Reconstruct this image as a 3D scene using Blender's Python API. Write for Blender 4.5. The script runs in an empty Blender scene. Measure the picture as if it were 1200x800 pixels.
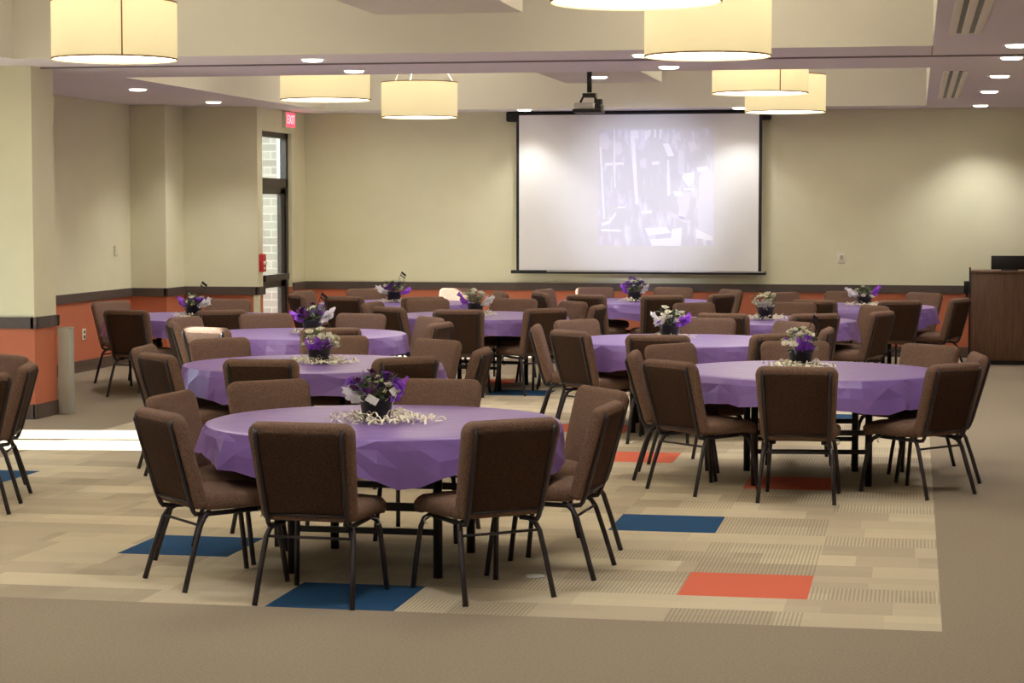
import bpy, bmesh, math, random
from math import sin, cos, pi, radians, atan2, hypot
from mathutils import Vector, Matrix

rnd = random.Random(7)
SC = bpy.context.scene
COL = SC.collection

# ------------------------------------------------------------------ camera
F, YH, XV, H = 2465.0, 245.0, 1072.0, 1.85
PITCH = math.atan((400 - YH) / F)
YAW = math.atan((XV - 600) / math.hypot(F, 400 - YH))
f0 = Vector((-sin(YAW), cos(YAW), 0)); R0 = Vector((cos(YAW), sin(YAW), 0))
FW = f0 * cos(PITCH) - Vector((0, 0, 1)) * sin(PITCH)
UP = R0.cross(FW)
CAM = Vector((0, 0, H))


cd = bpy.data.cameras.new('camera')
cam = bpy.data.objects.new('camera', cd)
COL.objects.link(cam)
cd.sensor_width = 36; cd.lens = F / 1200 * 36; cd.clip_end = 200
m = Matrix((R0, UP, -FW)).transposed().to_4x4(); m.translation = CAM
cam.matrix_world = m
SC.camera = cam

# ------------------------------------------------------------------ materials
def srgb(r, g, b):
    f = lambda c: (c / 255 / 12.92) if c / 255 <= .04045 else ((c / 255 + .055) / 1.055) ** 2.4
    return (f(r), f(g), f(b), 1)


MATS = {}


def mat(name, col, rough=.6, metal=0, spec=.5, noise=0, nscale=60, bump=0, bscale=200, emit=None, estr=0, detail=3, sheen=0):
    M = bpy.data.materials.new(name); M.use_nodes = True
    nt = M.node_tree; b = nt.nodes['Principled BSDF']
    b.inputs['Base Color'].default_value = col if len(col) == 4 else (*col, 1)
    b.inputs['Roughness'].default_value = rough
    b.inputs['Metallic'].default_value = metal
    b.inputs['Specular IOR Level'].default_value = spec
    if sheen:
        b.inputs['Sheen Weight'].default_value = sheen
        b.inputs['Sheen Roughness'].default_value = .5
    tc = nt.nodes.new('ShaderNodeTexCoord')
    if noise:
        n = nt.nodes.new('ShaderNodeTexNoise'); n.inputs['Scale'].default_value = nscale; n.inputs['Detail'].default_value = detail
        nt.links.new(tc.outputs['Object'], n.inputs['Vector'])
        cr = nt.nodes.new('ShaderNodeValToRGB')
        c = b.inputs['Base Color'].default_value
        cr.color_ramp.elements[0].position = .3; cr.color_ramp.elements[1].position = .7
        cr.color_ramp.elements[0].color = (c[0] * (1 - noise), c[1] * (1 - noise), c[2] * (1 - noise), 1)
        cr.color_ramp.elements[1].color = (min(1, c[0] * (1 + noise)), min(1, c[1] * (1 + noise)), min(1, c[2] * (1 + noise)), 1)
        nt.links.new(n.outputs['Fac'], cr.inputs['Fac']); nt.links.new(cr.outputs['Color'], b.inputs['Base Color'])
    if bump:
        n = nt.nodes.new('ShaderNodeTexNoise'); n.inputs['Scale'].default_value = bscale
        nt.links.new(tc.outputs['Object'], n.inputs['Vector'])
        bp = nt.nodes.new('ShaderNodeBump'); bp.inputs['Strength'].default_value = bump; bp.inputs['Distance'].default_value = .01
        nt.links.new(n.outputs['Fac'], bp.inputs['Height']); nt.links.new(bp.outputs['Normal'], b.inputs['Normal'])
    if emit:
        b.inputs['Emission Color'].default_value = emit if len(emit) == 4 else (*emit, 1)
        b.inputs['Emission Strength'].default_value = estr
    MATS[name] = M
    return M


CREAM = mat('cream_paint', srgb(229, 226, 197), .75, noise=.02, nscale=3)
ORANGE = mat('orange_paint', srgb(192, 110, 80), .7, noise=.03, nscale=4)
RAIL = mat('dark_rail', srgb(84, 72, 68), .5, noise=.08, nscale=20)
BASEB = mat('brown_baseboard', srgb(92, 76, 66), .6, noise=.05, nscale=20)
CEIL = mat('ceiling_paint', srgb(228, 222, 228), .85, noise=.01, nscale=2)
COFFER = mat('coffer_paint', srgb(222, 218, 206), .85, noise=.01, nscale=2)
TRACK = mat('track_grey', srgb(128, 118, 124), .5, noise=.03, nscale=9)
FABRIC = mat('brown_fabric', srgb(120, 95, 82), .95, spec=.15, noise=.38, nscale=150, bump=.25, bscale=320, detail=4)
BACKFAB = mat('brown_back_fabric', srgb(67, 50, 41), .95, spec=.1, noise=.4, nscale=130, detail=4)
FRAME = mat('charcoal_frame', srgb(58, 52, 56), .38, metal=.35, spec=.5, noise=.1, nscale=40)
BLACK = mat('black_plastic', srgb(22, 21, 24), .4, noise=.1, nscale=30)
TABLEM = mat('black_table', srgb(30, 28, 30), .5, noise=.1, nscale=30)
PLASTIC = mat('purple_plastic', srgb(136, 106, 180), .33, spec=.6, noise=.05, nscale=5, bump=.55, bscale=8)
POT = mat('black_pot', srgb(27, 25, 38), .35, noise=.1, nscale=30)
LEAF = mat('green_leaf', srgb(70, 98, 58), .55, noise=.35, nscale=40)
LEAFP = mat('pale_leaf', srgb(150, 165, 110), .55, noise=.25, nscale=40)
WHITEF = mat('white_petal', srgb(250, 247, 230), .6, noise=.04, nscale=60)
VIOLETF = mat('violet_petal', srgb(140, 84, 198), .55, noise=.15, nscale=60)
PLUMF = mat('plum_petal', srgb(92, 38, 92), .55, noise=.2, nscale=60)
TISSW = mat('white_tissue', srgb(246, 245, 242), .7, noise=.04, nscale=20, bump=.3, bscale=30)
TISSP = mat('violet_tissue', srgb(176, 100, 236), .5, noise=.12, nscale=20, bump=.3, bscale=30)
CARD = mat('white_card', srgb(250, 248, 242), .7, noise=.03, nscale=50)
SHRED = mat('cream_shred', srgb(248, 243, 220), .8, noise=.06, nscale=30)
DARKM = mat('dark_bronze', srgb(62, 58, 58), .4, metal=.3, noise=.06, nscale=20)
WHITEP = mat('white_plastic', srgb(238, 235, 222), .45, noise=.02, nscale=30)
GREYP = mat('pale_grey_metal', srgb(172, 170, 158), .5, noise=.04, nscale=6)
SILVER = mat('silver_metal', srgb(190, 188, 188), .35, metal=.6, noise=.05, nscale=30)
REDP = mat('red_plastic', srgb(190, 40, 38), .4, noise=.05, nscale=30)
SCREEN = mat('screen_white', srgb(238, 238, 240), .8, noise=.01, nscale=5)
BLACKF = mat('black_border', srgb(26, 24, 28), .7, noise=.08, nscale=20)
PAVE = mat('pavement', srgb(150, 146, 138), .9, noise=.1, nscale=8)


def emission_mat(name, col, strength):
    M = bpy.data.materials.new(name); M.use_nodes = True
    nt = M.node_tree; nt.nodes.clear()
    e = nt.nodes.new('ShaderNodeEmission'); e.inputs['Color'].default_value = (*col[:3], 1); e.inputs['Strength'].default_value = strength
    o = nt.nodes.new('ShaderNodeOutputMaterial'); nt.links.new(e.outputs[0], o.inputs['Surface'])
    MATS[name] = M
    return M


LENS = emission_mat('lamp_lens', (1, .93, .78), 9)
DIFFUSER = emission_mat('lamp_diffuser', (1, .93, .79), 9.0)
EXITRED = emission_mat('exit_red', (1, .06, .09), 2.4)
EXITLET = emission_mat('exit_letters', (1, .30, .32), 2.6)

# lamp shade: fabric that glows from the lamp inside
SHADE = mat('lamp_shade', srgb(236, 222, 178), .8, noise=.03, nscale=14, emit=(1.0, .83, .47), estr=.46)
SEAM = mat('shade_seam', srgb(150, 118, 70), .8, noise=.05, nscale=30)

def translucent(M, amount):
    nt = M.node_tree; b = nt.nodes['Principled BSDF']; o = [n for n in nt.nodes if n.type == 'OUTPUT_MATERIAL'][0]
    t = nt.nodes.new('ShaderNodeBsdfTranslucent'); mx = nt.nodes.new('ShaderNodeMixShader'); mx.inputs[0].default_value = amount
    if b.inputs['Base Color'].links: nt.links.new(b.inputs['Base Color'].links[0].from_socket, t.inputs['Color'])
    nt.links.new(b.outputs[0], mx.inputs[1]); nt.links.new(t.outputs[0], mx.inputs[2]); nt.links.new(mx.outputs[0], o.inputs['Surface'])


for M_ in (TISSW, TISSP, WHITEF, VIOLETF, CARD): translucent(M_, .4)
# lectern wood
def wood(name, c1, c2):
    M = mat(name, c1, .45)
    nt = M.node_tree; b = nt.nodes['Principled BSDF']
    tc = nt.nodes.new('ShaderNodeTexCoord'); mp = nt.nodes.new('ShaderNodeMapping'); mp.inputs['Scale'].default_value = (14, 14, 1.2)
    n = nt.nodes.new('ShaderNodeTexNoise'); n.inputs['Scale'].default_value = 3; n.inputs['Detail'].default_value = 5
    cr = nt.nodes.new('ShaderNodeValToRGB'); cr.color_ramp.elements[0].color = c2; cr.color_ramp.elements[1].color = c1
    cr.color_ramp.elements[0].position = .3; cr.color_ramp.elements[1].position = .72
    nt.links.new(tc.outputs['Object'], mp.inputs['Vector']); nt.links.new(mp.outputs[0], n.inputs['Vector'])
    nt.links.new(n.outputs['Fac'], cr.inputs['Fac']); nt.links.new(cr.outputs[0], b.inputs['Base Color'])
    return M


WOOD = wood('lectern_wood', srgb(116, 82, 62), srgb(90, 62, 47))

# brick
def brickmat():
    M = mat('grey_brick', srgb(180, 176, 166), .9)
    nt = M.node_tree; b = nt.nodes['Principled BSDF']
    tc = nt.nodes.new('ShaderNodeTexCoord'); mp = nt.nodes.new('ShaderNodeMapping'); mp.inputs['Rotation'].default_value = (pi / 2, 0, 0)
    br = nt.nodes.new('ShaderNodeTexBrick'); br.inputs['Scale'].default_value = 4
    br.inputs['Color1'].default_value = srgb(112, 107, 101); br.inputs['Color2'].default_value = srgb(92, 87, 82); br.inputs['Mortar'].default_value = srgb(130, 127, 123)
    br.inputs['Mortar Size'].default_value = .03; br.inputs['Row Height'].default_value = .42; br.inputs['Brick Width'].default_value = 1.1
    nt.links.new(tc.outputs['Object'], mp.inputs['Vector']); nt.links.new(mp.outputs[0], br.inputs['Vector']); nt.links.new(br.outputs['Color'], b.inputs['Base Color'])
    return M


BRICK = brickmat()

# window glass: thin pane, mostly clear with a weak reflection
def glassmat():
    M = bpy.data.materials.new('window_glass'); M.use_nodes = True
    nt = M.node_tree; nt.nodes.clear()
    t = nt.nodes.new('ShaderNodeBsdfTransparent'); t.inputs['Color'].default_value = (.9, .95, .95, 1)
    g = nt.nodes.new('ShaderNodeBsdfGlossy'); g.inputs['Roughness'].default_value = .02
    fr = nt.nodes.new('ShaderNodeFresnel'); fr.inputs['IOR'].default_value = 1.45
    mx = nt.nodes.new('ShaderNodeMixShader'); o = nt.nodes.new('ShaderNodeOutputMaterial')
    ge = nt.nodes.new('ShaderNodeNewGeometry'); iv = nt.nodes.new('ShaderNodeMath'); iv.operation = 'SUBTRACT'; iv.inputs[0].default_value = 1
    ml = nt.nodes.new('ShaderNodeMath'); ml.operation = 'MULTIPLY'
    nt.links.new(ge.outputs['Backfacing'], iv.inputs[1]); nt.links.new(fr.outputs[0], ml.inputs[0]); nt.links.new(iv.outputs[0], ml.inputs[1])
    nt.links.new(ml.outputs[0], mx.inputs[0]); nt.links.new(t.outputs[0], mx.inputs[1]); nt.links.new(g.outputs[0], mx.inputs[2])
    nt.links.new(mx.outputs[0], o.inputs['Surface'])
    return M


GLASS = glassmat()

# carpets
TX, TY = .62, .656          # carpet tile pitch
FX0, FY0 = .14, 9.33        # right and front edge of the tiled field


def carpet_tile():
    M = mat('beige_carpet_tile', srgb(196, 182, 146), .95, spec=.1)
    nt = M.node_tree; b = nt.nodes['Principled BSDF']; L = nt.links.new; N = nt.nodes.new
    tc = N('ShaderNodeTexCoord'); sp = N('ShaderNodeSeparateXYZ'); L(tc.outputs['Object'], sp.inputs[0])

    def math_(op, a, b_=None, c=None):
        n = N('ShaderNodeMath'); n.operation = op
        for i, x in enumerate((a, b_, c)):
            if x is None: continue
            if isinstance(x, (int, float)): n.inputs[i].default_value = x
            else: L(x, n.inputs[i])
        return n.outputs[0]
    X = math_('DIVIDE', math_('SUBTRACT', sp.outputs['X'], FX0), TX)
    Y = math_('DIVIDE', math_('SUBTRACT', sp.outputs['Y'], FY0), TY)
    band = math_('FLOOR', math_('MULTIPLY', Y, 2))            # half-tile bands along the room

    def cell(a, b_, seed):
        cb = N('ShaderNodeCombineXYZ'); L(a, cb.inputs[0]); L(b_, cb.inputs[1]); cb.inputs[2].default_value = seed
        w = N('ShaderNodeTexWhiteNoise'); w.noise_dimensions = '3D'; L(cb.outputs[0], w.inputs['Vector'])
        return w.outputs['Value']
    col = math_('FLOOR', X)
    off = math_('ADD', X, math_('MULTIPLY', cell(band, band, 9.1), 1.0))
    half = math_('FLOOR', math_('MULTIPLY', off, 1.25))
    r1 = cell(half, band, 1.3)
    r2 = cell(col, band, 4.7)
    r3 = cell(math_('FLOOR', math_('MULTIPLY', off, 1.9)), math_('FLOOR', math_('MULTIPLY', Y, 4)), 2.2)
    tone = math_('ADD', math_('MULTIPLY', r1, .72), math_('MULTIPLY', r3, .28))
    cr = N('ShaderNodeValToRGB'); e = cr.color_ramp.elements
    e[0].position = .1; e[0].color = srgb(182, 166, 141); e[1].position = .9; e[1].color = srgb(209, 195, 164)
    L(tone, cr.inputs['Fac'])
    st = math_('GREATER_THAN', math_('FRACT', math_('MULTIPLY', sp.outputs['X'], 50)), .55)
    amt = math_('MULTIPLY', math_('MULTIPLY', st, math_('GREATER_THAN', r2, .64)), .34)
    mx = N('ShaderNodeMix'); mx.data_type = 'RGBA'; L(amt, mx.inputs['Factor']); L(cr.outputs['Color'], mx.inputs['A']); mx.inputs['B'].default_value = srgb(105, 92, 74)
    n = N('ShaderNodeTexNoise'); n.inputs['Scale'].default_value = 90; L(tc.outputs['Object'], n.inputs['Vector'])
    mu = N('ShaderNodeMix'); mu.data_type = 'RGBA'; mu.blend_type = 'MULTIPLY'; mu.inputs['Factor'].default_value = .2
    L(mx.outputs['Result'], mu.inputs['A']); L(n.outputs['Color'], mu.inputs['B'])
    hs = N('ShaderNodeHueSaturation'); hs.inputs['Saturation'].default_value = .9; hs.inputs['Value'].default_value = 1.10
    L(mu.outputs['Result'], hs.inputs['Color']); L(hs.outputs[0], b.inputs['Base Color'])
    return M


TILE = carpet_tile()
BORDER = mat('taupe_carpet', srgb(152, 139, 122), .97, spec=.08, noise=.12, nscale=70, detail=6)
BLUET = mat('blue_carpet_tile', srgb(42, 78, 116), .95, spec=.1, noise=.12, nscale=120)
REDT = mat('coral_carpet_tile', srgb(218, 112, 88), .95, spec=.1, noise=.1, nscale=120)


# ------------------------------------------------------------------ mesh helpers
class MB:
    def __init__(s):
        s.v = []; s.f = []; s.mi = []; s.sm = []

    def add(s, vs, fs, mi=0, smooth=False):
        o = len(s.v); s.v += [tuple(v) for v in vs]
        for f in fs:
            s.f.append([i + o for i in f]); s.mi.append(mi); s.sm.append(smooth)

    def box(s, x0, y0, z0, x1, y1, z1, mi=0):
        s.add([(x0, y0, z0), (x1, y0, z0), (x1, y1, z0), (x0, y1, z0), (x0, y0, z1), (x1, y0, z1), (x1, y1, z1), (x0, y1, z1)],
              [(0, 3, 2, 1), (4, 5, 6, 7), (0, 1, 5, 4), (1, 2, 6, 5), (2, 3, 7, 6), (3, 0, 4, 7)], mi)

    def rbox(s, x0, y0, z0, x1, y1, z1, b=.01, seg=2, mi=0):
        bm = bmesh.new(); bmesh.ops.create_cube(bm, size=1)
        for v in bm.verts:
            v.co = Vector(((x0 + x1) / 2 + v.co.x * (x1 - x0), (y0 + y1) / 2 + v.co.y * (y1 - y0), (z0 + z1) / 2 + v.co.z * (z1 - z0)))
        bmesh.ops.bevel(bm, geom=bm.edges[:], offset=b, segments=seg, affect='EDGES', profile=.5)
        bm.verts.index_update()
        s.add([v.co[:] for v in bm.verts], [[v.index for v in f.verts] for f in bm.faces], mi, True); bm.free()

    def tube(s, path, r, n=8, flat=1.0, mi=0, caps=True):
        P = [Vector(p) for p in path]; vs = []; prev = None
        for i, p in enumerate(P):
            t = (P[min(i + 1, len(P) - 1)] - P[max(i - 1, 0)]).normalized()
            if prev is None:
                a = Vector((1, 0, 0)) if abs(t.x) < .9 else Vector((0, 1, 0))
                a = (a - t * a.dot(t)).normalized()
            else:
                a = (prev - t * prev.dot(t)).normalized()
            prev = a; b = t.cross(a); rr = r[i] if isinstance(r, (list, tuple)) else r
            for k in range(n):
                th = 2 * pi * k / n
                vs.append(p + a * cos(th) * rr + b * sin(th) * rr * flat)
        fs = []
        for i in range(len(P) - 1):
            for k in range(n):
                fs.append((i * n + k, i * n + (k + 1) % n, (i + 1) * n + (k + 1) % n, (i + 1) * n + k))
        s.add(vs, fs, mi, True)
        if caps:
            o = len(s.v) - len(vs)
            s.f.append([o + k for k in range(n)][::-1]); s.mi.append(mi); s.sm.append(False)
            s.f.append([o + (len(P) - 1) * n + k for k in range(n)]); s.mi.append(mi); s.sm.append(False)

    def lathe(s, prof, n=32, c=(0, 0, 0), mi=0, smooth=True):
        vs = [(c[0] + r * cos(2 * pi * k / n), c[1] + r * sin(2 * pi * k / n), c[2] + z) for r, z in prof for k in range(n)]
        fs = [(i * n + k, i * n + (k + 1) % n, (i + 1) * n + (k + 1) % n, (i + 1) * n + k) for i in range(len(prof) - 1) for k in range(n)]
        s.add(vs, fs, mi, smooth)

    def disc(s, r, z, n=32, c=(0, 0), up=True, mi=0):
        vs = [(c[0] + r * cos(2 * pi * k / n), c[1] + r * sin(2 * pi * k / n), z) for k in range(n)]
        f = list(range(n)); s.add(vs, [f if up else f[::-1]], mi)

    def build(s, name, mats, parent=None, loc=None):
        me = bpy.data.meshes.new(name); me.from_pydata(s.v, [], s.f)
        for mm in (mats if isinstance(mats, (list, tuple)) else [mats]): me.materials.append(mm)
        for p, mi, sm in zip(me.polygons, s.mi, s.sm):
            p.material_index = mi; p.use_smooth = sm
        me.update()
        o = bpy.data.objects.new(name, me); COL.objects.link(o)
        if parent: o.parent = parent
        if loc: o.location = loc
        return o


def tag(o, label, cat, group=None, kind=None):
    o['label'] = label; o['category'] = cat
    if group: o['group'] = group
    if kind: o['kind'] = kind
    return o


def empty(name, loc=(0, 0, 0), rz=0):
    o = bpy.data.objects.new(name, None); COL.objects.link(o); o.location = loc; o.rotation_euler = (0, 0, rz)
    o.empty_display_size = .2
    return o


def struct(o, label=None, cat='structure'):
    o['kind'] = 'structure'
    if label: o['label'] = label; o['category'] = cat
    return o


def copy_tree(o, parent=None):
    c = o.copy(); COL.objects.link(c)
    if parent: c.parent = parent
    for ch in o.children: copy_tree(ch, c)
    return c


# ------------------------------------------------------------------ room shell
YW = 26.8; ZC = 3.1; XL = -9.3; XR = 3.0; YB = -3.0
RAILZ0, RAILZ1 = .80, .90
XA, XD = -8.85, -7.9
YA, YD = 24.12, 24.75
fl = MB()
nx, ny = 11, 21
gx = [FX0 - TX * i for i in range(nx + 1)][::-1]; gy = [FY0 + TY * j for j in range(ny + 1)]
special = {(1, 1): 3, (2, 4): 2, (6, 2): 2, (4, 0): 2, (10, 6): 2, (3, 9): 3, (1, 7): 3, (7, 19): 3, (6, 17): 2, (1, 14): 2, (9, 12): 3, (4, 12): 3}
for i in range(nx):
    for j in range(ny):
        x1 = FX0 - TX * i; x0 = x1 - TX; y0 = FY0 + TY * j; y1 = y0 + TY
        fl.add([(x0, y0, 0), (x1, y0, 0), (x1, y1, 0), (x0, y1, 0)], [(0, 1, 2, 3)], special.get((i, j), 1))
fx0 = gx[0]; fy1 = gy[-1]
for a, b_, c_, d_ in ((XL - .2, YB - .2, XR + .2, FY0), (XL - .2, fy1, XR + .2, YW + .2), (XL - .2, FY0, fx0, fy1), (FX0, FY0, XR + .2, fy1)):
    fl.add([(a, b_, 0), (c_, b_, 0), (c_, d_, 0), (a, d_, 0)], [(0, 1, 2, 3)], 0)
fl.add([(XL - .2, YB - .2, -.15), (XR + .2, YB - .2, -.15), (XR + .2, YW + .2, -.15), (XL - .2, YW + .2, -.15)], [(3, 2, 1, 0)], 0)
struct(fl.build('floor', [BORDER, TILE, BLUET, REDT]))

# ceiling: flat soffit with raised coffers
ce = MB()
CX0, CX1, CZ = -7.4, .12, 3.95
coff = [(3.0, 7.9), (10.1, 16.55), (19.1, 26.0)]
cx_a, cx_b = XL - .2, XR + .2


def cquad(x0, y0, x1, y1, z, mi=0):
    ce.add([(x0, y0, z), (x0, y1, z), (x1, y1, z), (x1, y0, z)], [(0, 1, 2, 3)], mi)


cquad(cx_a, YB - .2, CX0, YD + .2, ZC); cquad(XD - .2, YD + .2, CX0, YW + .2, ZC); cquad(CX1, YB - .2, cx_b, YW + .2, ZC)
ys = [YB - .2] + [y for c in coff for y in c] + [YW + .2]
for k in range(0, len(ys), 2): cquad(CX0, ys[k], CX1, ys[k + 1], ZC)
for y0, y1 in coff:
    cquad(CX0, y0, CX1, y1, CZ, 1)
    ce.add([(CX0, y1, ZC), (CX1, y1, ZC), (CX1, y1, CZ), (CX0, y1, CZ)], [(0, 1, 2, 3)], 1)
    ce.add([(CX0, y0, ZC), (CX1, y0, ZC), (CX1, y0, CZ), (CX0, y0, CZ)], [(3, 2, 1, 0)], 1)
    ce.add([(CX0, y0, ZC), (CX0, y1, ZC), (CX0, y1, CZ), (CX0, y0, CZ)], [(0, 1, 2, 3)], 1)
    ce.add([(CX1, y0, ZC), (CX1, y1, ZC), (CX1, y1, CZ), (CX1, y0, CZ)], [(3, 2, 1, 0)], 1)
# boxed panels hanging down inside the coffers
for y0, y1 in ((10.4, 15.6), (20.2, 24.45)):
    ce.box(-4.03, y0, 3.32, -2.9, y1, CZ, 1)
ce.add([(cx_a, YB - .2, 4.2), (cx_b, YB - .2, 4.2), (cx_b, YD + .2, 4.2), (cx_a, YD + .2, 4.2)], [(0, 1, 2, 3)])
ce.add([(XD - .2, YD + .2, 4.2), (cx_b, YD + .2, 4.2), (cx_b, YW + .2, 4.2), (XD - .2, YW + .2, 4.2)], [(0, 1, 2, 3)])
struct(ce.build('ceiling', [CEIL, COFFER]))
t = MB(); t.box(-7.6, 17.57, ZC - .012, XR, 17.62, ZC + .004); struct(t.build('trim_1', TRACK))
t = MB(); t.box(.115, 16.55, ZC - .006, .125, 17.57, ZC + .003); struct(t.build('trim_2', TRACK))


def wall(name, segs, parent=None):
    """segs: (x0,y0,x1,y1,z0,z1) solid boxes split into orange wainscot below the rail and cream above."""
    w = MB()
    for x0, y0, x1, y1, z0, z1 in segs:
        if z0 < RAILZ0: w.box(x0, y0, z0, x1, y1, min(z1, RAILZ0 + .05), 1)
        if z1 > RAILZ0 + .05: w.box(x0, y0, max(z0, RAILZ0 + .05), x1, y1, z1, 0)
    return struct(w.build(name, [CREAM, ORANGE], parent))


ZT = ZC + .05
wall('wall_far', [(-8.1, YW, XR + .2, YW + .2, 0, ZT)])
wall('wall_right', [(XR, YB, XR + .2, YW, 0, ZT)])
wall('wall_back', [(XL - .2, YB - .2, XR + .2, YB, 0, ZT)])
# left wall with the openings that let the daylight in
W1 = (14.72, 16.28)      # glazed double door, floor to 2.13
W2 = (15.98, 16.32)      # unseen pane above and beside it, sized so sun reaches one chair
W_ADDED = [(2.4, 4.6)]  # added near window, unseen, put in for extra daylight
segs = []
cuts = [(YB, W_ADDED[0][0], []), (*W_ADDED[0], [(.9, 2.6)]), (W_ADDED[0][1], W1[0], []), (W1[0], W2[0], [(0, 2.13)]), (W2[0], W1[1], [(0, 2.13), (2.17, 2.74)]),
        (W1[1], W2[1], [(2.17, 2.74)]), (W2[1], YA, [])]
for a, b_, holes in cuts:
    z = 0
    for z0, z1 in holes:
        if z0 > z: segs.append((XL - .2, a, XL, b_, z, z0))
        z = z1
    segs.append((XL - .2, a, XL, b_, z, ZT))
wall('wall_left', segs)
# stepped corner beside the glass door
wall('wall_left_step', [(XL - .2, YA, XA, YA + .25, 0, ZT), (XA - .25, YA + .25, XA, YD, 0, ZT), (XA - .25, YD, XD - .2, YD + .2, 0, ZT)])
DY0, DY1, DZ = 24.95, 26.2, 2.82
wall('wall_left_door', [(XD - .2, YD, XD, DY0, 0, ZT), (XD - .2, DY1, XD, YW, 0, ZT), (XD - .2, DY0, XD, DY1, DZ, ZT)])
wall('wall_left_column', [(XL, 17.37, -7.6, 17.85, 0, ZT)])


def strip(name, pts, z0, z1, d, m_):
    """a moulding running along the wall line pts (room side on the right of the walk)."""
    s = MB()
    for (xa, ya), (xb, yb) in zip(pts[:-1], pts[1:]):
        dx, dy = xb - xa, yb - ya; L = hypot(dx, dy); ux, uy = dx / L, dy / L; nx_, ny_ = uy, -ux
        e = d
        ax, ay = xa - ux * 0, ya - uy * 0
        q = [(xa, ya), (xb + ux * 0, yb), (xb + nx_ * d + ux * e * .0, yb + ny_ * d), (xa + nx_ * d, ya + ny_ * d)]
        s.add([(x, y, z) for z in (z0, z1) for x, y in q], [(3, 2, 1, 0), (4, 5, 6, 7), (0, 1, 5, 4), (1, 2, 6, 5), (2, 3, 7, 6), (3, 0, 4, 7)])
        # square corner block so mitres close
        s.box(xb - d, yb - d, z0 + .0005, xb + d, yb + d, z1 - .0005)
    return struct(s.build(name, m_))


left_a = [(XL, YB), (XL, W1[0])]
left_b = [(XL, W1[1]), (XL, 17.37), (-7.6, 17.37), (-7.6, 17.85), (XL, 17.85), (XL, YA), (XA, YA), (XA, YD), (XD, YD), (XD, DY0)]
far_l = [(XD, DY1), (XD, YW), (XR, YW)]
for i, (nm, pts) in enumerate((('left', left_a), ('left_far', left_b), ('far', far_l))):
    strip('trim_%d' % (i + 3), pts, RAILZ0, RAILZ1, .025, RAIL)
    strip('baseboard_' + nm, pts, 0, .13, .015, BASEB)
t = MB(); t.box(XD - .055, YD - .012, 0, XD + .012, YD + .055, RAILZ0); struct(t.build('trim_6', CREAM))

# outside: paving and the grey brick wing seen through the glass door
t = MB(); t.box(-26, YB - 4, -.2, XL - .2, 27.3, -.03); struct(t.build('floor_outside', PAVE))
t = MB(); t.box(-15, 27.3, -.2, -8.12, 27.6, 5.0); struct(t.build('wall_outside', BRICK))


def window(name, y0, y1, z0, z1, x=XL, mull=(), bars=(), fw=.05):
    r = empty(name, (0, 0, 0)); r['kind'] = 'structure'
    f = MB(); a, b_ = x - .13, x - .06
    f.box(a, y0, z0, b_, y0 + fw, z1); f.box(a, y1 - fw, z0, b_, y1, z1); f.box(a, y0, z1 - fw, b_, y1, z1)
    f.box(a, y0, z0, b_, y1, z0 + fw * .8)
    for mm, w in mull: f.box(a, mm - w, z0, b_, mm + w, z1)
    for z, w in bars: f.box(a, y0, z - w, b_, y1, z + w)
    f.build('window_frame', DARKM, r)
    g = MB(); g.box(x - .1, y0 + fw * .5, z0 + fw * .5, x - .094, y1 - fw * .5, z1 - fw * .5); g.build('pane', GLASS, r)
    return r


window('window_1', *W1, 0, 2.13, mull=(((W1[0] + W1[1]) / 2, .05),), fw=.05)
window('window_2', *W2, 2.17, 2.74, fw=.03)
for i, w in enumerate(W_ADDED): window('window_%d' % (i + 3), *w, .9, 2.6, mull=(((w[0] + w[1]) / 2, .03),))

# glass door with transom in the left wall
d = empty('door_1'); d['kind'] = 'structure'
f = MB(); a, b_ = XD - .13, XD - .05
f.box(a, DY0, 0, b_, DY0 + .07, DZ); f.box(a, DY1 - .09, 0, b_, DY1, DZ); f.box(a, DY0, DZ - .07, b_, DY1, DZ); f.box(a, DY0, 2.12, b_, DY1, 2.24)
f.build('door_frame', DARKM, d)
f = MB(); a, b_ = XD - .12, XD - .07; ya, yb = DY0 + .07, DY1 - .09
f.box(a, ya, .02, b_, ya + .06, 2.12); f.box(a, yb - .17, .02, b_, yb, 2.12); f.box(a, ya, 2.04, b_, yb, 2.12); f.box(a, ya, .02, b_, yb, .22); f.box(a, ya, .86, b_, yb, .98)
f.build('door_leaf', DARKM, d)
f = MB(); f.box(XD - .098, ya + .02, .1, XD - .092, yb - .1, 2.08); f.box(XD - .098, ya - .02, 2.2, XD - .092, yb + .02, DZ - .03); f.build('pane', GLASS, d)
f = MB(); f.box(XD - .035, ya + .05, .95, XD + .0, yb - .04, 1.03); f.box(XD - .07, ya + .05, .96, XD - .03, ya + .12, 1.02); f.box(XD - .07, yb - .12, .96, XD - .03, yb - .05, 1.02)
f.build('push_bar', DARKM, d)


# exit sign over the door
def text_mesh(txt, size, name, m_, parent, loc, rot):
    cu = bpy.data.curves.new(name, 'FONT'); cu.body = txt; cu.size = size; cu.extrude = .002; cu.align_x = 'CENTER'; cu.align_y = 'CENTER'
    tmp = bpy.data.objects.new('tmp', cu); COL.objects.link(tmp)
    bpy.context.view_layer.update()
    me = bpy.data.meshes.new_from_object(tmp.evaluated_get(bpy.context.evaluated_depsgraph_get()))
    bpy.data.objects.remove(tmp); me.materials.clear(); me.materials.append(m_)
    o = bpy.data.objects.new(name, me); COL.objects.link(o); o.parent = parent; o.location = loc; o.rotation_euler = rot
    return o


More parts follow.
